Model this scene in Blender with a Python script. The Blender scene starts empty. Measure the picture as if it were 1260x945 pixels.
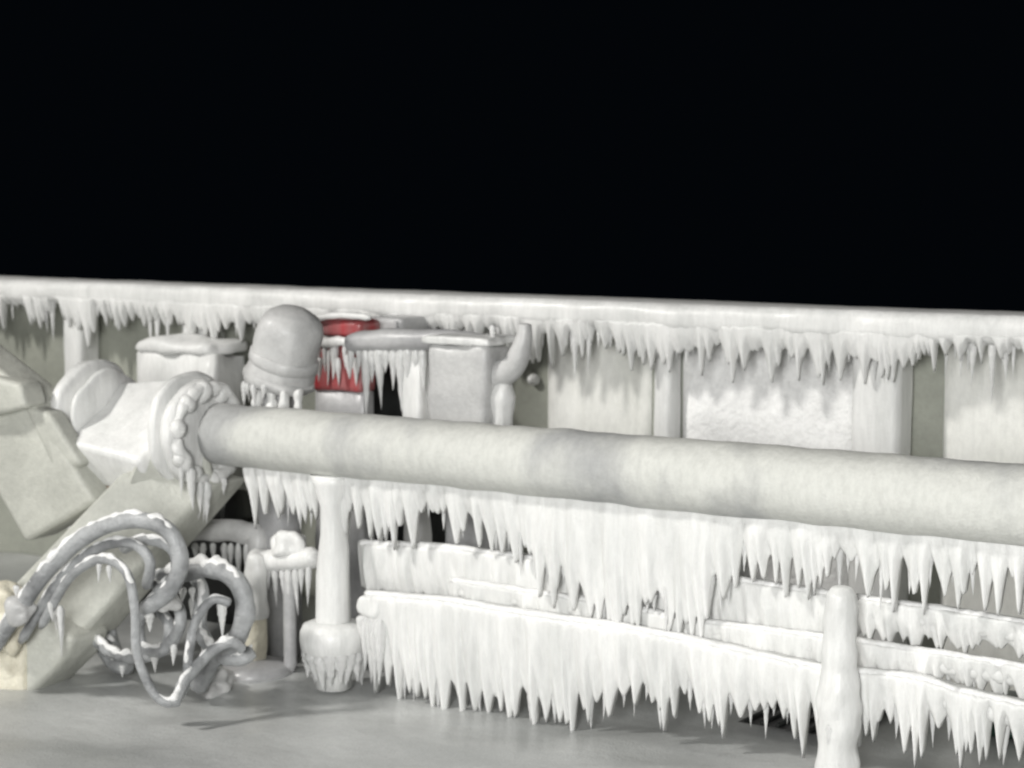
import bpy, bmesh, math, random
from mathutils import Vector, Matrix, noise
random.seed(11)
S = bpy.context.scene
COL = S.collection

# ------------------------------------------------------------------ camera
H = 2.2; FPX = 2500.0
YAW = math.radians(57); PIT = math.atan(247.5/FPX)
Fh = Vector((-math.cos(YAW), math.sin(YAW), 0)); ZZ = Vector((0, 0, 1))
FW = Fh*math.cos(PIT) - ZZ*math.sin(PIT)
RT = Vector((math.sin(YAW), math.cos(YAW), 0)); UP = RT.cross(FW)
cd = bpy.data.cameras.new('camera'); cam = bpy.data.objects.new('camera', cd); COL.objects.link(cam)
m = Matrix((RT, UP, -FW)).transposed().to_4x4(); m.translation = Vector((0, 0, H)); cam.matrix_world = m
cd.sensor_width = 36; cd.lens = FPX/1260*36; cd.clip_end = 2000
cd.dof.use_dof = True; cd.dof.focus_distance = 6.2; cd.dof.aperture_fstop = 3.2
S.camera = cam

# ------------------------------------------------------------------ night sky, floodlight, added fill, exposure
w = bpy.data.worlds.new('World'); S.world = w; w.use_nodes = True
bg = w.node_tree.nodes['Background']; bg.inputs[0].default_value = (0.42, 0.66, 1.0, 1); bg.inputs[1].default_value = 0.0021
S.view_settings.view_transform = 'Standard'; S.view_settings.look = 'None'
S.view_settings.exposure = 0.14; S.view_settings.gamma = 1
def flood(name, loc, target, size, power, col):
    l = bpy.data.lights.new(name, 'AREA'); l.shape = 'DISK'; l.size = size; l.energy = power; l.color = col
    o = bpy.data.objects.new(name, l); COL.objects.link(o); o.location = loc
    o.rotation_euler = (Vector(target)-Vector(loc)).to_track_quat('-Z', 'Y').to_euler()
flood('mast_floodlight', (-11.5, -0.5, 8.8), (-4.8, 7.5, .8), 1.3, 1000, (1, .975, .935))
flood('fill_light', (-0.6, -2.0, 2.9), (-4.6, 7.5, .7), 2.8, 740, (1, .997, .98))  # broad fill added behind the camera to lift the shaded ice
S.cycles.max_bounces = 6; S.cycles.diffuse_bounces = 4
S.cycles.filter_width = 1.9

def ray(x, y): return FW + RT*((x-630)/FPX) - UP*((y-472.5)/FPX)
def P(x, y, Y):                      # the point seen at a photo position, on the upright plane Y
    d = ray(x, y); return Vector((0, 0, H)) + d*(Y/d.y)
def G(x, y, z=0):
    d = ray(x, y); return Vector((0, 0, H)) + d*((z-H)/d.z)

# ------------------------------------------------------------------ materials
def mat(name, col, col2=None, rough=.45, scale=6, sss=0, bump=.3, bscale=18, stretch=(1, 1, 1), fine=90, contrast=(.35, .65), coat=0, spec=.5, metal=0, mott=.88, trans=0):
    M = bpy.data.materials.new(name); M.use_nodes = True; nt = M.node_tree; N = nt.nodes; L = nt.links
    b = N['Principled BSDF']; b.inputs['Roughness'].default_value = rough; b.inputs['Metallic'].default_value = metal
    b.inputs['Specular IOR Level'].default_value = spec; b.inputs['Coat Weight'].default_value = coat; b.inputs['Coat Roughness'].default_value = .25
    b.inputs['Transmission Weight'].default_value = trans; b.inputs['IOR'].default_value = 1.31 if trans else 1.45
    if sss:
        b.inputs['Subsurface Weight'].default_value = sss; b.inputs['Subsurface Radius'].default_value = (1, 1, 1); b.inputs['Subsurface Scale'].default_value = .02
    g = N.new('ShaderNodeNewGeometry'); mp = N.new('ShaderNodeMapping'); mp.inputs['Scale'].default_value = stretch; mp.inputs['Location'].default_value = (-.35, 0, 0)
    L.new(g.outputs['Position'], mp.inputs['Vector'])
    n1 = N.new('ShaderNodeTexNoise'); n1.inputs['Scale'].default_value = scale; n1.inputs['Detail'].default_value = 5; L.new(mp.outputs[0], n1.inputs['Vector'])
    cr = N.new('ShaderNodeValToRGB'); cr.color_ramp.elements[0].position = contrast[0]; cr.color_ramp.elements[1].position = contrast[1]
    cr.color_ramp.elements[0].color = (*(col2 or [c*.85 for c in col]), 1); cr.color_ramp.elements[1].color = (*col, 1)
    L.new(n1.outputs[0], cr.inputs[0])
    n4 = N.new('ShaderNodeTexNoise'); n4.inputs['Scale'].default_value = 34; n4.inputs['Detail'].default_value = 6; n4.inputs['Roughness'].default_value = .7; L.new(mp.outputs[0], n4.inputs['Vector'])
    c4 = N.new('ShaderNodeValToRGB'); c4.color_ramp.elements[0].position = .33; c4.color_ramp.elements[1].position = .6
    c4.color_ramp.elements[0].color = (mott, mott, mott, 1); c4.color_ramp.elements[1].color = (1, 1, 1, 1); L.new(n4.outputs[0], c4.inputs[0])
    mx = N.new('ShaderNodeMix'); mx.data_type = 'RGBA'; mx.blend_type = 'MULTIPLY'; mx.inputs[0].default_value = 1
    L.new(cr.outputs[0], mx.inputs[6]); L.new(c4.outputs[0], mx.inputs[7]); L.new(mx.outputs[2], b.inputs['Base Color'])
    n2 = N.new('ShaderNodeTexNoise'); n2.inputs['Scale'].default_value = bscale; n2.inputs['Detail'].default_value = 4; L.new(mp.outputs[0], n2.inputs['Vector'])
    n3 = N.new('ShaderNodeTexNoise'); n3.inputs['Scale'].default_value = fine; L.new(g.outputs['Position'], n3.inputs['Vector'])
    ad = N.new('ShaderNodeMath'); ad.operation = 'MULTIPLY_ADD'; ad.inputs[1].default_value = .25; L.new(n3.outputs[0], ad.inputs[0]); L.new(n2.outputs[0], ad.inputs[2])
    bp = N.new('ShaderNodeBump'); bp.inputs['Strength'].default_value = bump; bp.inputs['Distance'].default_value = .02
    L.new(ad.outputs[0], bp.inputs['Height']); L.new(bp.outputs[0], b.inputs['Normal'])
    return M
ICE = mat('white_ice', (.82, .82, .805), (.70, .705, .69), .5, 5, .5, .35, 13, (1.6, 1.6, .3), coat=.2, mott=.9)
RIME = mat('rime_snow', (.88, .88, .87), (.8, .8, .79), .7, 8, .3, .6, 30)
ICICLE = mat('icicle_ice', (.83, .83, .82), (.72, .725, .715), .3, 6, .6, .25, 18, coat=.35, trans=.22)
PIPE = mat('frosted_cream_paint', (.61, .615, .58), (.40, .405, .40), .6, 2.0, .15, .5, 7, (1, 1, .5), contrast=(.36, .5), spec=.3, mott=.87)
WALL = mat('pale_green_paint', (.36, .37, .32), (.30, .31, .27), .45, 3, 0, .12, 5)
FROSTW = mat('frosted_panel', (.80, .80, .765), (.70, .705, .66), .55, 3, .2, .3, 8, (1, 1, .4))
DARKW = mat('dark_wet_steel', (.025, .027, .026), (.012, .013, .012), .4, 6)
GREYI = mat('grey_glazed_ice', (.50, .50, .50), (.38, .38, .385), .4, 4, .15, .3, 12, coat=.4)
GREYI2 = mat('milky_grey_ice', (.61, .61, .60), (.51, .51, .505), .5, 5, .3, .4, 9, coat=.15)
HOSE = mat('iced_grey_hose', (.42, .43, .435), (.19, .195, .2), .5, 8, .15, .6, 30, contrast=(.3, .62), coat=.12)
FRAME = mat('frosted_olive_paint', (.58, .585, .53), (.47, .475, .43), .5, 4, .1, .5, 9)
RUST_SHADE = mat('rust_and_shade', (.32, .24, .17), (.2, .14, .1), .7, 8)
YEL = mat('yellowed_ice', (.80, .765, .64), (.66, .62, .50), .5, 12, .2, .6, 25)
RED = mat('red_paint_under_ice', (.40, .018, .025), (.34, .14, .14), .55, 10, .0, .5, 18, (1, 1, .3), coat=.5)
DECK = mat('glazed_deck_ice', (.60, .61, .60), (.35, .36, .355), .38, 1.2, 0, .5, 4, (.8, 1.3, 1), contrast=(.34, .72), coat=.3)
GREEN = mat('dark_green_paint', (.03, .075, .055), (.02, .045, .035), .4, 6)

# ------------------------------------------------------------------ helpers
def prop(o, label=None, cat=None, group=None, kind=None):
    if label: o['label'] = label
    if cat: o['category'] = cat
    if group: o['group'] = group
    if kind: o['kind'] = kind
    return o
def thing(name, label, cat, loc, group=None):
    o = bpy.data.objects.new(name, None); COL.objects.link(o); o.location = loc; o.empty_display_size = .1
    return prop(o, label, cat, group)
bpy_parent_locs = {}
def mk(name, verts, faces, M, parent=None, smooth=True, off=None):
    """one mesh object; verts in world space, stored relative to the parent's base"""
    base = Vector((0, 0, 0)); p = parent
    while p is not None: base += Vector(p.location); p = p.parent
    me = bpy.data.meshes.new(name); me.from_pydata([tuple(Vector(v)-base) for v in verts], [], faces); me.update()
    bm = bmesh.new(); bm.from_mesh(me); bmesh.ops.recalc_face_normals(bm, faces=bm.faces); bm.to_mesh(me); bm.free()
    if smooth: me.polygons.foreach_set('use_smooth', [True]*len(me.polygons))
    me.materials.append(M)
    o = bpy.data.objects.new(name, me); COL.objects.link(o); o.parent = parent
    return o
def catmull(pts, per=8):
    pts = [Vector(p) for p in pts]; out = []
    q = [pts[0]*2-pts[1]] + pts + [pts[-1]*2-pts[-2]]
    for i in range(1, len(q)-2):
        a, b, c, d = q[i-1:i+3]
        for k in range(per):
            t = k/per
            out.append(.5*((2*b)+(c-a)*t+(2*a-5*b+4*c-d)*t*t+(3*b-a-3*c+d)*t**3))
    out.append(pts[-1]); return out
def lerpl(lst, t):
    if not hasattr(lst, '__len__'): return lst
    x = t*(len(lst)-1); i = min(int(x), len(lst)-2); return lst[i]+(lst[i+1]-lst[i])*(x-i)
def tube_geo(path, rad, n=20, amp=0, nf=6, sm=True, per=8, seed=0):
    pts = catmull(path, per) if sm else [Vector(p) for p in path]
    V = []; Fc = []; N = len(pts)
    t0 = (pts[1]-pts[0]).normalized(); ref = Vector((0, 0, 1)) if abs(t0.z) < .9 else Vector((1, 0, 0))
    nn = t0.cross(ref).normalized()
    for i, p in enumerate(pts):
        t = (pts[min(i+1, N-1)]-pts[max(i-1, 0)]).normalized()
        nn = (nn - t*nn.dot(t)).normalized(); bb = t.cross(nn)
        r = lerpl(rad, i/(N-1))*(.55 if i in (0, N-1) else 1)
        for k in range(n):
            a = 2*math.pi*k/n; d = nn*math.cos(a)+bb*math.sin(a)
            rr = r*(1+amp*noise.noise((p+d*r)*nf+Vector((seed, 0, 0)))*2)
            V.append(p+d*rr)
    for i in range(N-1):
        for k in range(n):
            a = i*n+k; b = i*n+(k+1) % n; Fc.append((a, b, b+n, a+n))
    for e, base in ((pts[0], 0), (pts[-1], (N-1)*n)):
        ci = len(V); V.append(e)
        for k in range(n): Fc.append((base+k, base+(k+1) % n, ci))
    return V, Fc
def tube(name, path, rad, M, parent=None, **k):
    V, Fc = tube_geo(path, rad, **k); return mk(name, V, Fc, M, parent)
def lathe(name, base, prof, M, parent=None, n=32, axis=(0, 0, 1), amp=0, nf=8, sq=None):
    """prof: (radius, height) list"""
    ax = Vector(axis).normalized(); u = ax.orthogonal().normalized(); v = ax.cross(u); base = Vector(base)
    V = []; Fc = []
    for (r, h) in prof:
        for k in range(n):
            a = 2*math.pi*k/n; d = u*math.cos(a)+v*math.sin(a); p = base+ax*h
            rr = r*(1+amp*2*noise.noise((p+d*r)*nf)); V.append(p+d*rr)
    m_ = len(prof)
    for i in range(m_-1):
        for k in range(n):
            a = i*n+k; b = i*n+(k+1) % n; Fc.append((a, b, b+n, a+n))
    for h, bs in ((prof[0][1], 0), (prof[-1][1], (m_-1)*n)):
        ci = len(V); V.append(base+ax*h)
        for k in range(n): Fc.append((bs+k, bs+(k+1) % n, ci))
    return mk(name, V, Fc, M, parent)
def soft(name, lo, hi, M, parent=None, bev=.03, amp=.01, nf=6, sub=3, rot=None, taper=None):
    """rounded, slightly lumpy block between two corners"""
    bm = bmesh.new(); bmesh.ops.create_cube(bm, size=1)
    lo = Vector(lo); hi = Vector(hi); c = (lo+hi)/2; s = hi-lo
    for v in bm.verts: v.co = Vector((v.co.x*s.x, v.co.y*s.y, v.co.z*s.z))
    if taper: taper(bm)
    bmesh.ops.subdivide_edges(bm, edges=bm.edges, cuts=sub*3, use_grid_fill=True)
    hx, hy, hz = s.x/2, s.y/2, s.z/2
    if not taper:
        for v in bm.verts:
            q = Vector((max(-hx+bev, min(hx-bev, v.co.x)), max(-hy+bev, min(hy-bev, v.co.y)), max(-hz+bev, min(hz-bev, v.co.z))))
            d = v.co-q
            if d.length > 1e-6: v.co = q+d.normalized()*bev
    R_ = rot or Matrix.Identity(3); V = []
    for v in bm.verts:
        p = R_ @ v.co + c; nrm = (R_ @ v.co).normalized(); V.append(p+nrm*amp*2*noise.noise(p*nf))
    Fc = [[v.index for v in f.verts] for f in bm.faces]; bm.free()
    return mk(name, V, Fc, M, parent)
def hexa(name, q0, q1, M, parent=None, cuts=6, amp=.006, bev=.02):
    """block between two quads (four corners each)"""
    bm = bmesh.new(); vs = [bm.verts.new(p) for p in list(q0)+list(q1)]
    bm.faces.new(vs[0:4]); bm.faces.new(vs[4:8][::-1])
    for i in range(4): j = (i+1) % 4; bm.faces.new((vs[i], vs[4+i], vs[4+j], vs[j]))
    bmesh.ops.recalc_face_normals(bm, faces=bm.faces)
    if bev: bmesh.ops.bevel(bm, geom=bm.edges[:], offset=bev, segments=3, affect='EDGES', profile=.6)
    bm.verts.index_update()
    V = [v.co.copy() for v in bm.verts]; Fc = [[v.index for v in f.verts] for f in bm.faces]; bm.free()
    o = mk(name, V, Fc, M, parent, smooth=True)
    md = o.modifiers.new('smooth_edges', 'WEIGHTED_NORMAL') if False else None
    me = o.data
    me.set_sharp_from_angle(angle=math.radians(40))
    return o

# icicle shapes: tip down, root radius 1, length 1
ICM = []
for s in range(14):
    rr = random.Random(s); V = []; Fc = []; n = 8; m_ = 13
    bx, by = rr.uniform(-.5, .5), rr.uniform(-.5, .5); pw = rr.uniform(.75, 1.15)
    bumps = [rr.uniform(.86, 1.14) for _ in range(m_)]
    for i in range(m_):
        t = i/(m_-1)*.985; r = (math.sin(min(1, (t+.03)/.13)*math.pi/2)**.8)*min(1, ((1-t)/.75))**pw*bumps[i]
        for k in range(n):
            a = 2*math.pi*k/n; V.append((r*math.cos(a)+bx*t*t, r*math.sin(a)+by*t*t, -t))
    for i in range(m_-1):
        for k in range(n):
            a = i*n+k; b = i*n+(k+1) % n; Fc.append((a, b, b+n, a+n))
    V.append((bx, by, -1)); ci = len(V)-1
    for k in range(n): Fc.append(((m_-1)*n+k, (m_-1)*n+(k+1) % n, ci))
    Fc.append(tuple(range(n)))
    me = bpy.data.meshes.new('icicle'); me.from_pydata(V, [], Fc); me.update()
    me.polygons.foreach_set('use_smooth', [True]*len(me.polygons)); me.materials.append(ICICLE); ICM.append(me)
def hang(parent, items, limit=98):
    """items: (x, y, z, length, radius). The largest hang as icicles of their own; the rest as one fringe."""
    items = sorted(items, key=lambda q: -q[3]); base = Vector((0, 0, 0)); p = parent
    while p is not None: base += Vector(p.location); p = p.parent
    for q in items[:limit]:
        o = bpy.data.objects.new('icicle', random.choice(ICM)); COL.objects.link(o); o.parent = parent
        o.location = Vector(q[:3])-base; o.scale = (q[4], q[4], q[3]); o.rotation_euler = (random.uniform(-.03, .03), random.uniform(-.03, .03), random.uniform(0, 6.28))
    rest = items[limit:]
    if rest:
        V = []; Fc = []
        for q in rest:
            me = random.choice(ICM); b0 = len(V)
            for v in me.vertices: V.append(Vector((q[0]+v.co.x*q[4], q[1]+v.co.y*q[4], q[2]+v.co.z*q[3])))
            for f in me.polygons: Fc.append([b0+i for i in f.vertices])
        o = mk('small_icicles', V, Fc, ICICLE, parent); prop(o, kind='stuff')
def line(pts):
    """height over X from a list of (X, z)"""
    pts = sorted((p[0], p[1]) for p in pts)
    def f(x):
        if x <= pts[0][0]: return pts[0][1]
        for (a, za), (b, zb) in zip(pts, pts[1:]):
            if x <= b: return za+(zb-za)*(x-a)/(b-a)
        return pts[-1][1]
    return f
def pxline(px, Y, ext=True):
    q = [P(a, b, Y) for a, b in px]; return line([(v.x, v.z) for v in q])
def sheet(name, X0, X1, Y, ztop, zbot, T, parent, M=None, spikes=(), ridge=.012, rows=16, dx=.013, seed=0, top=.5, thin=.25):
    """frozen curtain: a ridged slab hanging from ztop(x), thinning to its ragged edge zbot(x)"""
    n = int((X1-X0)/dx); V = []; Fc = []
    sp = sorted(spikes)
    for i in range(n+1):
        x = X0+(X1-X0)*i/n; zt = ztop(x); zb = zbot(x)
        for (sx, sl, sw) in sp:
            d = abs(x-sx)
            if d < sw: zb = min(zb, zbot(sx)-sl*(1-d/sw)**1.25)
        zb = min(zb, zt-.01)
        for j in range(rows+1):
            t = j/rows; z = zt+(zb-zt)*t
            en = min(1, .25+(x-X0)/.09, .25+(X1-x)/.09)**.7; th = T*en*((1-t**2.2)*(1-thin)+thin) * (math.sin(min(1, (t+.04)*9)*math.pi/2) if top else 1)
            rg = ridge*(noise.noise(Vector((x*15, seed, z*2.2)))*1.1 + noise.noise(Vector((x*34, seed+5, z*3)))*.5)*min(1, t*2+.1)
            V.append((x, Y-th-rg, z))
        for j in range(rows+1):
            t = j/rows; z = zt+(zb-zt)*t
            V.append((x, Y+.25*T*(1-t*.7)+.004, z))
    m_ = 2*(rows+1)
    for i in range(n):
        a = i*m_; b = a+m_
        for j in range(rows):
            Fc.append((a+j, b+j, b+j+1, a+j+1)); k = rows+1; Fc.append((a+k+j, a+k+j+1, b+k+j+1, b+k+j))
        Fc.append((a, a+rows+1, b+rows+1, b)); Fc.append((a+rows, b+rows, b+2*rows+1, a+2*rows+1))
    for a in (0, n*m_):
        for j in range(rows): Fc.append((a+j, a+j+1, a+rows+2+j, a+rows+1+j))
    return mk(name, V, Fc, M or ICE, parent)
def fringe(X0, X1, Y, zbot, step, l0, l1, r0=.012, r1=.02, jy=.03, up=.5, skip=None, gap=.12):
    out = []; x = X0
    while x < X1:
        s = step*random.uniform(.55, 1.5); x += s
        if random.random() < gap: x += step*random.uniform(.3, 1.2)
        if skip and skip(x): continue
        L = l0+(l1-l0)*random.random()**1.6; r = r0+(r1-r0)*random.random()*(.5+.5*L/l1)
        u = .05; out.append((x, Y+random.uniform(-.002, jy), zbot(x)+u, L+u, r*.95))
    return out
def at(px, Y, y=600): return P(px, y, Y).x

# ------------------------------------------------------------------ deck
def deck():
    V = []; Fc = []; nx, ny = 240, 150
    X0, X1, Y0, Y1 = -16, 6, -4, 8.39
    for j in range(ny+1):
        for i in range(nx+1):
            x = X0+(X1-X0)*i/nx; y = Y0+(Y1-Y0)*j/ny
            z = .03*noise.noise(Vector((x*1.3, y*1.3, 0)))+.018*noise.noise(Vector((x*3.2, y*3.2, 4)))+.004*noise.noise(Vector((x*9, y*9, 2)))
            V.append((x, y, z-.01))
    for j in range(ny):
        for i in range(nx):
            a = j*(nx+1)+i; Fc.append((a, a+1, a+nx+2, a+nx+1))
    o = mk('deck', V, Fc, DECK); prop(o, kind='structure')
deck()

# ------------------------------------------------------------------ bulwark
YB = 8.4; YC = 8.2; CZ = 1.655
bw = thing('bulwark', 'long ice-crusted ship bulwark behind the big pipe, icicles hanging from its flat rail', 'ship wall', (-4.5, YB, 0))
XL, XR = -15.5, 5.5
mk('plate', [(XL, YB, -.05), (XR, YB, -.05), (XR, YB, CZ-.06), (XL, YB, CZ-.06), (XL, YB+.03, -.05), (XR, YB+.03, -.05), (XR, YB+.03, CZ-.06), (XL, YB+.03, CZ-.06)],
   [(0, 1, 2, 3), (4, 7, 6, 5), (3, 2, 6, 7), (0, 4, 5, 1), (0, 3, 7, 4), (1, 5, 6, 2)], WALL, bw, smooth=False)
def capgeo():
    V = []; Fc = []; n = 520; prof = []
    hw, hh, r = .17, .065, .05
    for cx, cz, a0 in ((hw-r, hh-r, 0), (-hw+r, hh-r, 90), (-hw+r, -hh+r, 180), (hw-r, -hh+r, 270)):
        for k in range(5): a = math.radians(a0+k*22.5); prof.append((cx+r*math.cos(a), cz+r*math.sin(a)))
    m_ = len(prof)
    for i in range(n+1):
        x = XL+(XR-XL)*i/n
        for (u, v) in prof:
            f = noise.noise(Vector((x*3, u*9, v*9)))*.016+noise.noise(Vector((x*11, u*20, v*20)))*.009
            q = Vector((u, v)).normalized(); V.append((x, YC+.09+u+q.x*f, CZ-hh+v+q.y*f*(1 if v < 0 else .25)))
    for i in range(n):
        for k in range(m_): a = i*m_+k; b = i*m_+(k+1) % m_; Fc.append((a, a+m_, b+m_, b))
    Fc.append(tuple(range(m_))); Fc.append(tuple(n*m_+k for k in range(m_)))
    mk('cap_rail', V, Fc, ICE, bw)
capgeo()
# ribs: iced bracket plates under the rail
for px, wd, dep in ((-230, .12, .2), (100, .075, .18), (250, .10, .18), (576, .1, .18), (817, .055, .13), (1086, .115, .2), (1400, .12, .2), (1720, .12, .2)):
    x = P(px, 480, YB-.1).x
    def tp(bm, dep=dep):
        pass
    soft('rib', (x-wd, YB-dep, -.02), (x+wd, YB-.002, CZ-.08), ICE, bw, bev=.045, amp=.012, nf=5, sub=5)
# snow plastered on the panels between ribs
def panel(px0, px1, py0, T, M, seed):
    x0 = P(px0, 500, YB-.02).x; x1 = P(px1, 500, YB-.02).x; zt = P((px0+px1)/2, py0, YB-.02).z
    V = []; Fc = []; nx = 40; nz = 40
    for j in range(nz+1):
        for i in range(nx+1):
            u = i/nx; v = j/nz; x = x0+(x1-x0)*u; z = zt-(zt+.02)*v
            e = min(1, min(u, 1-u)*14)**.5*min(1, v*4.5)**.8
            V.append((x, YB-.003-T*e*(.75+.5*noise.noise(Vector((x*4, z*3, seed))))*(.5+.5*v**.5), z))
    for j in range(nz):
        for i in range(nx): a = j*(nx+1)+i; Fc.append((a, a+1, a+nx+2, a+nx+1))
    mk('frost_panel', V, Fc, M, bw)
panel(838, 1056, 425, .08, RIME, 1)
panel(672, 800, 400, .05, FROSTW, 2)
panel(1160, 1330, 400, .03, FROSTW, 3)
# rail ice curtain: lower edge read along the rail
rb = pxline([(-900, 358), (-200, 358), (0, 366), (20, 372), (60, 366), (84, 372), (88, 392), (116, 392), (122, 374), (160, 376), (228, 386), (232, 400), (255, 400), (258, 390), (300, 394), (480, 400),
             (600, 400), (660, 402), (690, 412), (712, 404), (745, 406), (765, 414), (800, 426), (838, 430), (862, 422), (885, 418), (900, 428), (960, 426), (1052, 432), (1060, 440), (1112, 440),
             (1120, 428), (1145, 418), (1230, 420), (1280, 430), (1700, 435)], YC-.03)
ztop = lambda x: CZ-.085
sk = []
x = at(-800, YC, 400)
while x < at(1600, YC, 400):
    g_ = .02+.055*random.random()**1.6; x += g_; sk.append((x, random.choice((.25, .7, 1, 1.6))*random.uniform(.06, .125), g_*.5+.006))
sheet('ice_curtain', at(-900, YC, 400), at(1700, YC, 400), YC-.03, ztop, rb, .05, bw, spikes=sk, ridge=.012, dx=.0065)
it = fringe(at(-150, YC, 400), at(640, YC, 400), YC-.034, rb, .055, .04, .13, .010, .017, up=.6)
it += fringe(at(660, YC, 400), at(1060, YC, 400), YC-.034, rb, .045, .04, .12, .010, .017, up=.7)
it += fringe(at(1060, YC, 400), at(1450, YC, 400), YC-.034, rb, .055, .05, .17, .011, .02, up=.6)
for px, py in ((755, 430), (712, 470), (730, 462), (1200, 478), (1222, 500), (1185, 465), (1240, 470), (62, 410), (70, 420), (200, 440), (190, 428), (212, 430)):
    q = P(px, py, YC); zt_ = rb(q.x)+.06; it.append((q.x, YC-.03, zt_, zt_-q.z, .02))
hang(bw, it)

# ------------------------------------------------------------------ big pipe
YP = 6.9; ZP = 1.075; RP = .142
bp = thing('boom_pipe', 'big cream pipe lying level across the picture, thick with frost and fringed with icicles', 'pipe', (-4.2, YP, ZP))
xa = at(262, YP, 540)
tube('pipe', [(xa+(2.5-xa)*i/90, YP, ZP) for i in range(91)], [.138, .142, .142, .142], PIPE, bp, n=64, amp=.03, nf=6.5, per=3)
xf = at(262, YP, 540)
lathe('flange', (xf-.10, YP, ZP), [(.1, -.002), (.235, 0), (.25, .015), (.25, .05), (.235, .065), (.13, .07)], ICE, bp, axis=(1, 0, 0), amp=.05, nf=9, n=64)
for k in range(10):                                   # iced bolt heads round the flange
    a = 2*math.pi*k/10+.2; c = Vector((xf-.02, YP-.2*math.cos(a), ZP+.2*math.sin(a)))
    u = random.uniform(.75, 1.05); lathe('bolt', c-Vector((.03, 0, random.uniform(0, .02))), [(.045*u, 0), (.047*u, .02), (.042*u, .036), (.032*u, .048), (.018*u, .055), (.004, .058)], ICE, bp, n=18, axis=(1, .0, -.15), amp=.22, nf=16)
tube('ice_ring', [(xf-.03, YP-.205*math.cos(a), ZP+.205*math.sin(a)) for a in [i*math.pi/18 for i in range(37)]], .03, ICE, bp, n=16, amp=.4, nf=15, per=4)
fr = [(xf-.03+random.uniform(-.03, .04), YP-.2*math.cos(a), ZP-.22*abs(math.sin(a)), random.uniform(.08, .2), random.uniform(.014, .024)) for a in [random.uniform(.2, 2.6) for _ in range(9)]]
pz = lambda x: ZP-.10
pb = pxline([(285, 586), (320, 590), (380, 598), (418, 604), (424, 590), (440, 610), (505, 612), (560, 620), (600, 632), (640, 648), (655, 668), (700, 694), (760, 724), (860, 726), (886, 700), (900, 664), (960, 664), (1015, 668),
             (1060, 676), (1120, 680), (1180, 680), (1300, 690), (1800, 705)], YP)
sk = []; x = at(300, YP, 600); xm0, xm1 = at(640, YP, 600), at(890, YP, 600)
while x < 1.4:
    g_ = .022+.06*random.random()**1.7; x += g_; k_ = random.choice((.35, .8, 1, 1, 1.2))
    sk.append((x, k_*random.uniform(.15, .24), g_*.5+.014))
sheet('ice_curtain', at(300, YP, 600), 1.6, YP+.02, pz, pb, .055, bp, spikes=sk, ridge=.02, dx=.008, rows=20)
it = fringe(at(290, YP, 600), at(650, YP, 600), YP+.015, pb, .065, .08, .24, .014, .024)
it += fringe(at(640, YP, 600), at(890, YP, 600), YP+.01, pb, .04, .08, .24, .014, .024)
it += fringe(at(890, YP, 600), at(1500, YP, 600), YP+.015, pb, .07, .1, .26, .013, .024)
hang(bp, it+fr)

# ------------------------------------------------------------------ three small pipes with frozen curtains
YQ = 7.0
def small_pipe(name, label, px, Y, r, x1, botpx, T, dens, lens, seed, x0=None, rough=.09):
    pts = [P(a, b, Y) for a, b in px]; z0 = pts[0].z
    t = thing('iced_pipe', label, 'pipe', (pts[0].x, Y, z0-r), 'three small frozen pipes in front of the bulwark')
    path = [Vector((p.x, Y, p.z-r)) for p in pts]
    ex = path[-1]+(path[-1]-path[-2]).normalized()*2.0; path.append(ex)
    tube('pipe', path, r, ICE, t, n=22, amp=rough, nf=7, per=14, seed=seed)
    zt = line([(p.x, p.z+r+.012) for p in path]); capp = [p+Vector((0, -T*.55, r+.004)) for p in path]
    tube('snow_ridge', capp, .017, RIME, t, n=10, amp=.16, nf=14, per=30, seed=seed+3)
    zb = pxline(botpx, Y); sk = []; x = path[0].x
    while x < path[-1].x: g_ = .02+.055*random.random()**2; x += g_; sk.append((x, random.choice((.45, .8, 1, 1.35))*random.uniform(lens*.7, lens*1.15)*(1+.35*max(0, min(1, (x-at(1050, Y, 850))*4))), g_*.5+.011))
    sheet('ice_curtain', path[0].x-.02, path[-1].x, Y, zt, zb, T, t, spikes=sk, ridge=.022, rows=22, seed=seed, dx=.0065)
    hang(t, fringe(path[0].x+.02, min(path[-1].x, at(1450, Y, 800)), Y-.004, zb, dens*1.4, lens*.5, lens*1.15, .014, .022, jy=.012))
    return t
tp_ = small_pipe('top', 'topmost small frozen pipe, a white ledge just below the big pipe', [(448, 668), (560, 674), (700, 692), (860, 706), (1030, 732), (1150, 748), (1260, 766)], 7.03, .04, 0,
           [(448, 722), (560, 730), (700, 750), (860, 768), (1030, 785), (1060, 768), (1260, 792), (1500, 815)], .055, .05, .045, 1)
small_pipe('middle', 'middle one of the small frozen pipes, rime ridge along its top', [(560, 714), (760, 744), (860, 764), (1020, 784), (1130, 800), (1260, 820)], 6.985, .038, 0,
           [(560, 745), (700, 765), (1030, 822), (1065, 818), (1260, 838), (1500, 865)], .05, .05, .06, 2)
low_ = small_pipe('low', 'lowest small frozen pipe with the longest curtain of icicles reaching toward the deck', [(456, 730), (560, 738), (640, 752), (780, 772), (900, 796), (1020, 822), (1130, 832), (1180, 848), (1260, 866)], 6.93, .045, 0,
           [(450, 770), (464, 800), (520, 822), (600, 840), (690, 848), (740, 848), (784, 828), (800, 836), (815, 850), (840, 832), (900, 852), (1015, 858), (1060, 862), (1120, 868), (1260, 878), (1500, 900)], .062, .045, .18, 3)

p = P(452, 742, 6.9); soft('ice_lump', p-Vector((.035, .04, .07)), p+Vector((.09, .06, .045)), ICE, low_, bev=.04, amp=.015, nf=12, sub=4)
hang(low_, [(p.x+dx_, p.y-.02, p.z-.05, L, .026) for dx_, L in ((-.015, .14), (.01, .26), (.035, .3), (.06, .34), (.085, .3))])

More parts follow.
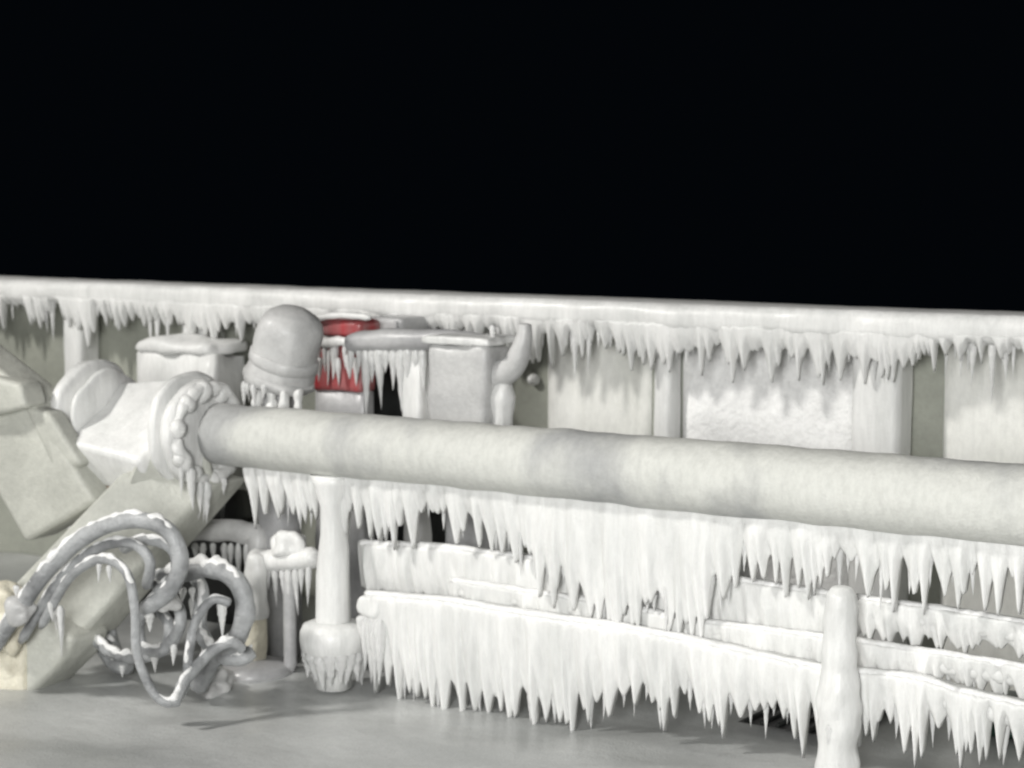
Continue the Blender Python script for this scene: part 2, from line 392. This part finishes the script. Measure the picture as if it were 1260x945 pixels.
# ------------------------------------------------------------------ posts
q = G(412, 846); YQ1 = q.y
p1 = thing('pipe_stand', 'stout white iced post with a swollen collar near its foot, left of the curtain', 'post', (q.x, q.y, 0), 'iced posts under the pipes')
def zz(px, py): return P(px, py, YQ1).z
lathe('shaft', (q.x, q.y, 0), [(.078, 0), (.08, .1), (.079, .3), (.076, .5), (.07, .6), (.062, .68), (.06, .8), (.085, .90), (.1, .94)], ICE, p1, amp=.09, nf=10)
zc = zz(412, 800)
lathe('collar', (q.x, q.y, zc-.02), [(.09, -.02), (.125, 0), (.146, .03), (.152, .07), (.15, .105), (.137, .135), (.1, .15), (.07, .152)], ICE, p1, amp=.03, nf=8)
hang(p1, [(q.x+.112*math.cos(a), q.y+.112*math.sin(a), zc+.02, random.uniform(.14, .19), random.uniform(.03, .04)) for a in [i*.4 for i in range(16)]])
q = G(1042, 952)
p2 = thing('pipe_stand', 'lumpy iced post with a rounded swelling, crossing the small pipes at right', 'post', (q.x, q.y-.08, 0), 'iced posts under the pipes')
zt2 = P(1045, 722, q.y-.08).z
tube('shaft', [(q.x, q.y-.08, z) for z in (-.02, .08, .16, .22, .28, .34, .42, .5, .58, .66, zt2-.03, zt2)], [.085, .08, .076, .082, .084, .078, .066, .062, .062, .062, .054, .03], ICE, p2, n=34, amp=.09, nf=12, per=6)
hang(p2, [(q.x+.06*math.cos(a), q.y-.08+.06*math.sin(a), .24, random.uniform(.1, .2), .02) for a in (3.4, 3.9, 4.6, 5.2, 5.9)])

# ------------------------------------------------------------------ frame at left: iced barrel, two thick box beams
fx = at(262, YP, 540)-.10
fm = thing('support_frame', 'thick pale steel frame at left, two box beams crossing under a snow-topped barrel', 'frame', (fx-.5, YP, 0))
xb = at(118, YP, 525)
def solid(name, q0, back, M, bev=.03): return hexa(name, q0, [p+Vector(back) for p in q0], M, fm, bev=bev)
solid('housing', [P(104, 472, 6.98), P(262, 462, 7.0), P(170, 568, 6.62), P(90, 546, 6.6)], (-.02, .12, -.2), ICE)
solid('gusset', [P(170, 566, 6.63), P(243, 474, 6.87), P(266, 600, 6.9), P(150, 606, 6.6)], (-.12, .12, -.02), FRAME)
lathe('flange', (fx-.075, YP, ZP+.01), [(.1, 0), (.25, .003), (.265, .02), (.262, .045), (.25, .06), (.1, .063)], ICE, fm, axis=(1, 0, 0), amp=.045, n=54)
lathe('flange', (xb-.05, YP, ZP+.01), [(.15, 0), (.26, .003), (.278, .02), (.278, .06), (.262, .075), (.16, .078)], ICE, fm, axis=(1, 0, 0), amp=.045, n=54)
lathe('flange', (xb+.06, YP, ZP+.01), [(.15, 0), (.232, .003), (.245, .02), (.24, .035), (.16, .04)], ICE, fm, axis=(1, 0, 0), amp=.05, n=54)
def beam(name, fr_, dy, M):          # front-face corners (px, py, Y); thickness goes straight back
    q0 = [P(*c) for c in fr_]; return hexa(name, q0, [p+Vector((-.02, dy, 0)) for p in q0], M, fm, bev=.03)
beam('beam', [(150, 580, 6.60), (264, 596, 6.88), (92, 792, 6.34), (0, 735, 6.26)], .28, FRAME)
beam('beam', [(-160, 330, 6.45), (24, 476, 6.5), (118, 618, 6.6), (30, 668, 6.5)], .22, FRAME)
beam('lug', [(-40, 455, 6.43), (24, 472, 6.45), (32, 502, 6.45), (-40, 520, 6.43)], .16, FRAME)
beam('lug', [(26, 498, 6.5), (60, 508, 6.53), (100, 572, 6.58), (70, 590, 6.58)], .12, FRAME)
beam('foot', [(28, 745, 6.2), (92, 786, 6.28), (78, 815, 6.26), (30, 862, 6.14)], .25, FRAME)
beam('foot', [(-60, 770, 6.05), (28, 790, 6.16), (30, 862, 6.15), (-60, 890, 6.02)], .2, YEL)
solid('rust_shade_patch', [P(88, 544, 6.72), P(170, 566, 6.72), P(112, 624, 6.72), P(84, 590, 6.72)], (0, .06, 0), RUST_SHADE, bev=.008)  # rust under the housing, with the recess's shade put into the brown
hang(fm, [(*(P(a, b, 6.2)), L, r) for a, b, L, r in ((74, 745, .24, .018), (68, 750, .1, .012))])
soft('ice_lump', P(-10, 790, 6.1)-Vector((.02, .05, .02)), P(26, 735, 6.15)+Vector((.0, .06, .0)), YEL, fm, bev=.05, amp=.05, nf=14)

# ------------------------------------------------------------------ grey hooded vent
def vent():
    Y = 7.25; c = P(340, 520, Y)
    t = thing('vent_hood', 'grey glazed mushroom vent hood leaning behind the pipe flange', 'vent', (c.x, Y, 0))
    top = P(348, 371, Y); bot = P(338, 470, Y); ax = Vector((.24, 0, 1)); 
    ax = Vector((.34, -.05, 1)).normalized(); r = .156
    base = P(342, 474, Y)
    lathe('hood', base, [(r*.9, .0), (r*1.0, .01), (r*1.03, .04), (r*1.0, .09), (r*.99, .14), (r*.985, .2), (r*.975, .25), (r*.95, .285), (r*.88, .318), (r*.74, .348), (r*.5, .37), (r*.2, .38)], GREYI2, t, axis=ax, amp=.06, nf=7, n=60)
    lathe('band', base, [(r*1.0, .10), (r*1.06, .108), (r*1.06, .15), (r*1.0, .158)], GREYI2, t, axis=ax, amp=.06, nf=7, n=60)
    lathe('band', base, [(r*1.0, .015), (r*1.09, .022), (r*1.08, .05), (r*1.0, .06)], GREYI2, t, axis=ax, amp=.08, nf=9, n=60)
    lathe('neck', (base.x, Y, 0), [(.1, 0), (.1, base.z+.02)], GREYI, t)
    hang(t, [(base.x+r*math.cos(a), Y+r*math.sin(a), base.z+.02, random.uniform(.04, .13), .016) for a in (3.3, 3.7, 4.0, 4.3, 4.6, 5.0, 5.5)])
    # iced clamps seen below the hood
    for px in (318, 334, 350, 366):
        p = P(px, 492, Y-.12); soft('clamp', p-Vector((.02, .02, .09)), p+Vector((.02, .02, .04)), ICE, t, bev=.015, amp=.012, nf=20)
vent()

# ------------------------------------------------------------------ gear between hood and rail
def gear():
    Y = 7.7
    a = P(383, 474, Y); b = P(443, 390, Y)
    t = thing('red_locker', 'red equipment locker half hidden in ice, beside the grey vent hood', 'locker', ((a.x+b.x)/2, Y, 0))
    soft('body', (a.x, Y, a.z-.02), (b.x, Y+.12, P(400, 418, Y).z), RED, t, bev=.015, amp=.006)
    soft('base', (a.x, Y+.02, .0), (b.x, Y+.12, a.z-.022), GREYI, t, bev=.015, amp=.01)
    soft('lid', (a.x-.01, Y-.03, P(400, 413, Y).z), (b.x+.02, Y+.15, P(400, 392, Y).z), RED, t, bev=.03, amp=.008)
    tube('ice_rim', [P(384, 392, Y-.05), P(420, 388, Y-.05), P(456, 391, Y-.05)], .016, ICE, t, n=12, amp=.2, nf=20)
    tube('ice_rim', [P(382, 418, Y-.05), P(400, 421, Y-.05), P(430, 420, Y-.05)], .024, ICE, t, n=12, amp=.2, nf=20)
    hang(t, [(*P(px, py, Y-.04), L, r) for px, py, L, r in ((392, 424, .12, .011), (400, 424, .14, .014), (412, 424, .17, .02), (424, 424, .12, .012), (434, 424, .08, .01), (405, 430, .18, .01), (388, 430, .08, .01), (394, 440, .12, .018), (416, 440, .14, .016), (428, 436, .12, .018), (438, 440, .14, .02))])
    # grey bracket with icicles
    Y = 7.5
    s = thing('iced_bracket', 'thick grey glazed arm dripping icicles between the red locker and the square box', 'arm', (P(500, 420, Y).x, Y, 0))
    tube('arm', [P(428, 424, Y), P(450, 420, Y), P(500, 418, Y), P(550, 418, Y), P(600, 421, Y)], [.038, .05, .05, .048, .036], GREYI, s, n=20, amp=.07, nf=9)
    p = P(508, 560, Y); soft('post', (p.x-.055, Y-.02, 0), (p.x+.055, Y+.09, P(508, 425, Y).z), ICE, s, bev=.025, amp=.018, nf=9)
    hang(s, [(*P(px, py, Y-.01), L, r) for px, py, L, r in ((432, 425, .16, .02), (450, 428, .36, .026), (466, 426, .3, .024), (458, 430, .16, .02), (476, 428, .12, .018), (484, 428, .2, .022), (442, 428, .12, .016),
                                                      (494, 428, .3, .028), (502, 428, .22, .026), (512, 430, .16, .02), (520, 430, .2, .02), (470, 428, .1, .02))])
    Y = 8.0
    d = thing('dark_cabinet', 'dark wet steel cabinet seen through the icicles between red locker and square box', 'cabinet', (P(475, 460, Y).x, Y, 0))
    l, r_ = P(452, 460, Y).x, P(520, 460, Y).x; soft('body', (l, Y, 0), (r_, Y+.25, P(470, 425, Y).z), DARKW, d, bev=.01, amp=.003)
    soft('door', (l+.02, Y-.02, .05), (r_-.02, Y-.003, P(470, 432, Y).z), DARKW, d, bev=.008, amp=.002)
    l, r_ = P(456, 400, Y).x, P(503, 400, Y).x
    e = thing('grey_junction_box', 'small flat grey iced box tucked under the rail, right of the red lid', 'box', ((l+r_)/2, Y, P(480, 412, Y).z))
    soft('body', (l, Y-.06, P(480, 410, Y).z), (r_, Y+.3, P(480, 390, Y).z), GREYI, e, bev=.015, amp=.008)
    soft('front_lid', (l+.02, Y-.075, P(480, 407, Y).z), (r_-.02, Y-.062, P(480, 393, Y).z), GREYI, e, bev=.006, amp=.004)
    # square iced box
    Y = 7.35
    l, r_ = P(524, 470, Y).x, P(597, 470, Y).x
    b = thing('control_box', 'square pale iced box with softly rounded corners standing behind the pipe', 'box', ((l+r_)/2, Y, 0))
    soft('body', (l, Y, P(560, 540, Y).z), (r_, Y+.22, P(560, 423, Y).z), GREYI2, b, bev=.035, amp=.012, nf=6)
    soft('pedestal', (l+.06, Y+.04, 0), (r_-.06, Y+.2, P(560, 541, Y).z), GREYI, b, bev=.02)
    soft('ice_cap', (l-.01, Y-.02, P(560, 425, Y).z), (r_+.02, Y+.24, P(560, 414, Y).z), ICE, b, bev=.015, amp=.012, nf=12)
    # curved handle
    Y = 7.45
    k = thing('curved_spout', 'curved banana-shaped iced spout on a stub, right of the square box', 'spout', (P(618, 500, Y).x, Y, 0))
    tube('spout', [P(588, 462, Y), P(604, 464, Y), P(620, 459, Y), P(633, 447, Y), P(641, 430, Y), P(645, 412, Y), P(645, 398, Y)], [.055, .06, .062, .055, .046, .036, .03], GREYI2, k, n=22, amp=.05, nf=10)
    p = P(618, 480, Y); lathe('stub', (p.x, Y, 0), [(.045, 0), (.045, P(618, 512, Y).z), (.052, P(618, 500, Y).z), (.062, P(618, 488, Y).z), (.05, P(618, 478, Y).z), (.04, P(618, 465, Y).z)], ICE, k, amp=.08, nf=14)
    hang(k, [(*P(px, py, Y), L, r) for px, py, L, r in ((606, 400, .1, .016), (598, 470, .08, .012))])
    # round iced knobs fixed on the bulwark, in the spout's shadow
    for px, py, lb in ((652, 436, 'upper'), (655, 467, 'lower')):
        p = P(px, py, YB-.03)
        lathe('knob', (p.x, YB, p.z), [(.03, 0), (.03, .02), (.024, .04), (.012, .052), (.002, .056)], ICE, bw, n=18, axis=(0, -1, 0), amp=.08, nf=20)
    # iced locker at left
    Y = 7.95
    l, r_ = P(162, 440, Y).x, P(262, 440, Y).x
    t = thing('iced_locker', 'snow-plastered deck locker against the bulwark, above the barrel', 'locker', ((l+r_)/2, Y, 0))
    soft('body', (l, Y, 0), (r_, Y+.3, P(210, 434, Y).z), ICE, t, bev=.05, amp=.03, nf=6)
    soft('lid', (l+.01, Y-.01, P(210, 436, Y).z), (r_-.01, Y+.31, P(210, 420, Y).z), ICE, t, bev=.04, amp=.03, nf=7)
gear()

# ------------------------------------------------------------------ hoses at left
def hose(label, pts, rad, ic=(), amp=.035, M=None):
    q = [P(*p) for p in pts]
    t = thing('iced_hose', label, 'hose', q[-1], 'ice-glazed hoses looping at lower left')
    rad = [v*.86 for v in rad] if hasattr(rad, '__len__') else rad*.86
    tube('hose', q, rad, M or HOSE, t, n=20, amp=amp, nf=14, per=10)
    r0 = rad if not hasattr(rad, '__len__') else max(rad); V = [p+Vector((0, -.2*r0, r0*.72)) for p in q]
    tube('frost_ridge', V, [r0*.45, r0*.6, r0*.4, r0*.55, r0*.3], RIME, t, n=12, amp=.5, nf=24, per=14)
    hang(t, [(*P(px, py, Y), L, r) for px, py, Y, L, r in ic])
hose('thickest ice-glazed hose arching highest over the frame foot', [(-10, 800, 6.02), (22, 752, 6.02), (60, 700, 6.05), (108, 658, 6.1), (160, 640, 6.12), (203, 650, 6.14), (222, 685, 6.16), (212, 722, 6.15), (176, 752, 6.12)], .041,
     [(184, 752, 6.12, .09, .02), (20, 720, 6.0, .05, .015), (62, 740, 6.02, .09, .013), (74, 745, 6.02, .16, .015)])
hose('thin glazed hose hanging in a long loop down to the deck', [(50, 772, 6.05), (85, 712, 6.02), (125, 688, 6.0), (155, 704, 5.98), (166, 750, 5.98), (168, 800, 6.0), (180, 836, 6.03), (194, 858, 6.05), (212, 864, 6.08), (228, 842, 6.12), (233, 800, 6.18), (242, 762, 6.22), (262, 738, 6.26), (284, 742, 6.3)], .023,
     [(122, 692, 6.0, .09, .012), (134, 695, 6.0, .08, .012)])
hose('thick grey hose nested just inside the highest loop', [(25, 790, 6.1), (72, 716, 6.12), (118, 676, 6.14), (160, 668, 6.16), (184, 690, 6.18), (180, 724, 6.2)], .027)
hose('short grey hose curling between the two bigger loops', [(150, 676, 6.3), (182, 664, 6.25), (212, 676, 6.25), (215, 705, 6.25), (190, 735, 6.25), (172, 765, 6.3), (176, 795, 6.3), (202, 800, 6.3), (208, 770, 6.32), (196, 750, 6.35)], .028,
     [(190, 806, 6.3, .08, .016)])
hose('heavy grey hose bending over behind the loops to the deck', [(190, 715, 6.45), (225, 705, 6.45), (262, 700, 6.45), (292, 716, 6.45), (302, 750, 6.45), (290, 788, 6.45), (262, 812, 6.45), (240, 850, 6.4)], .048,
     [(225, 722, 6.42, .08, .016), (236, 722, 6.42, .07, .014), (273, 740, 6.3, .16, .022)], amp=.09)
hose('pale hose leaning in a crescent near the frame foot', [(120, 700, 6.6), (132, 735, 6.6), (128, 775, 6.6), (140, 812, 6.55), (158, 822, 6.5)], [.05, .06, .06, .04], amp=.1)
hose('slack glazed hose lying in a curve on the deck', [(214, 868, 6.02), (226, 840, 6.1), (246, 815, 6.2), (262, 800, 6.25), (284, 790, 6.3), (300, 800, 6.35)], .027, amp=.1)

hose('thin hose winding behind the long loop, low near the deck', [(96, 760, 6.5), (120, 790, 6.45), (150, 808, 6.4), (186, 806, 6.35), (214, 786, 6.3), (222, 756, 6.3), (206, 728, 6.32), (184, 716, 6.34)], .03, [(150, 818, 6.38, .06, .014), (214, 792, 6.28, .1, .015)], amp=.12)
hose('knotted grey hose draped between the heavy hose and the stub post', [(226, 690, 6.6), (248, 728, 6.55), (246, 770, 6.5), (262, 800, 6.45), (292, 812, 6.45), (312, 800, 6.5)], .036, [(250, 775, 6.48, .12, .018), (236, 735, 6.5, .1, .014)], amp=.14)
for (px, py, Yc), sx, lb in (((205, 742, 6.2), .05, 'grey clump of ice where the highest hose loop ends'), ((262, 822, 6.35), .075, 'lumpy ice mound on the deck under the heavy hose'), ((28, 752, 6.02), .05, 'crusty ice clump over the hoses at the left edge')):
    p = P(px, py, Yc) if 'deck' not in lb else G(px, 838, .035); o = soft('ice_clump', p-Vector((sx, sx, sx*.8)), p+Vector((sx, sx, sx*.7)), GREYI2, None, bev=sx*.6, amp=sx*.45, nf=13, sub=4); prop(o, lb, 'ice clump', None)

# ------------------------------------------------------------------ small fittings at left of the collar post
def fittings():
    q = G(316, 826); Y = q.y
    t = thing('short_bollard', 'short yellowed stub post on a round icy base, between the hoses and the collar post', 'post', (q.x, Y, 0))
    lathe('base', (q.x, Y, 0), [(.17, -.02), (.165, .02), (.12, .045), (.05, .06)], GREYI, t, amp=.06, nf=6)
    tube('shaft', [(q.x, Y, z) for z in (.03, .1, .18, .26)], [.045, .05, .048, .05], YEL, t, n=20, amp=.08, nf=14)
    tube('ice_sleeve', [(q.x, Y, z) for z in (.24, .3, .38, .46, .54)], [.056, .06, .052, .05, .03], ICE, t, n=20, amp=.14, nf=16)
    Y = 7.0
    v = thing('iced_valve', 'lumpy iced valve on a thick level spindle left of the collar post', 'valve', P(358, 690, Y))
    c = P(356, 668, Y); soft('hub', c-Vector((.07, .06, .06)), c+Vector((.07, .06, .05)), ICE, v, bev=.045, amp=.025, nf=14, sub=4)
    tube('spindle', [P(310, 690, Y), P(340, 690, Y), P(392, 686, Y)], .05, ICE, v, n=18, amp=.14, nf=12)
    hang(v, [(*P(px, 694, Y-.02), L, .016) for px, L in ((330, .12), (338, .2), (347, .16), (355, .26), (363, .24), (371, .14), (380, .2), (322, .1))])
    tube('stem', [P(356, 700, Y), (P(356, 700, Y).x, Y, .3), (P(356, 700, Y).x, Y, 0)], .03, GREYI, v, n=14)
    Y = 7.15
    h = thing('cross_pipe', 'short grey iced pipe running level from behind the hose loop', 'pipe', P(265, 655, Y))
    tube('pipe', [P(215, 650, Y), P(250, 652, Y), P(300, 656, Y), P(318, 668, Y), P(318, 760, Y)], .052, GREYI2, h, n=20, amp=.1, nf=10)
    hang(h, [(*P(px, 668, Y-.02), L, .016) for px, L in ((240, .09), (250, .12), (262, .1), (276, .2), (284, .14), (293, .22), (303, .2), (310, .3))])
    q = G(1190, 935); g = thing('green_drum', 'dark green painted drum low behind the icicles at lower right', 'drum', (q.x, q.y+.5, 0))
    lathe('body', (q.x, q.y+.5, 0), [(.13, 0), (.135, .01), (.13, .03), (.13, .09), (.136, .1), (.13, .11), (.12, .125)], GREEN, g)
    lathe('lid', (q.x, q.y+.5, .126), [(.12, 0), (.118, .01), (.03, .014)], GREEN, g)
    q = G(960, 905)
    k = thing('shade_patch', 'black patch added on the deck as shade behind the curtain fringe, left of the lumpy post', 'shade patch', (q.x, q.y+.35, 0))  # black sheet and bars added to stand for the curtain's shadow
    x0, x1, y0, y1 = q.x-.2, q.x+.22, q.y+.02, q.y+1.0
    mk('shade_sheet', [(x0, y0, .022), (x1, y0, .022), (x1, y1, .022), (x0, y1, .022)], [(0, 1, 2, 3)], BLACK, k)
    for i in range(6):
        x = x0+(x1-x0)*(i+.5)/6; soft('bar', (x-.008, y0, .024), (x+.008, y1, .04), DARKW, k, bev=.004, amp=0, sub=1)
BLACK = mat('shade_black', (.008, .008, .009), (.005, .005, .006), .5, 6)  # near-black for the added patch of shade on the deck
fittings()
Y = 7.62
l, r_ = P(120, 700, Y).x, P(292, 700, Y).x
t = thing('shade_block', 'near-black block added to stand in for shade behind the looping hoses', 'shade block', ((l+r_)/2, Y, 0))  # made-up dark block in place of shaded deck and bulwark
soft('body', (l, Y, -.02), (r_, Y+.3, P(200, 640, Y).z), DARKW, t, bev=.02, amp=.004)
lathe('drum', (l+.1, Y+.15, P(200, 628, Y).z), [(.02, 0), (.12, .005), (.12, .03), (.07, .035), (.07, r_-l-.24), (.12, r_-l-.235), (.12, r_-l-.21), (.02, r_-l-.205)], DARKW, t, axis=(1, 0, 0))  # drum shape, made up too, gives the added dark block some form
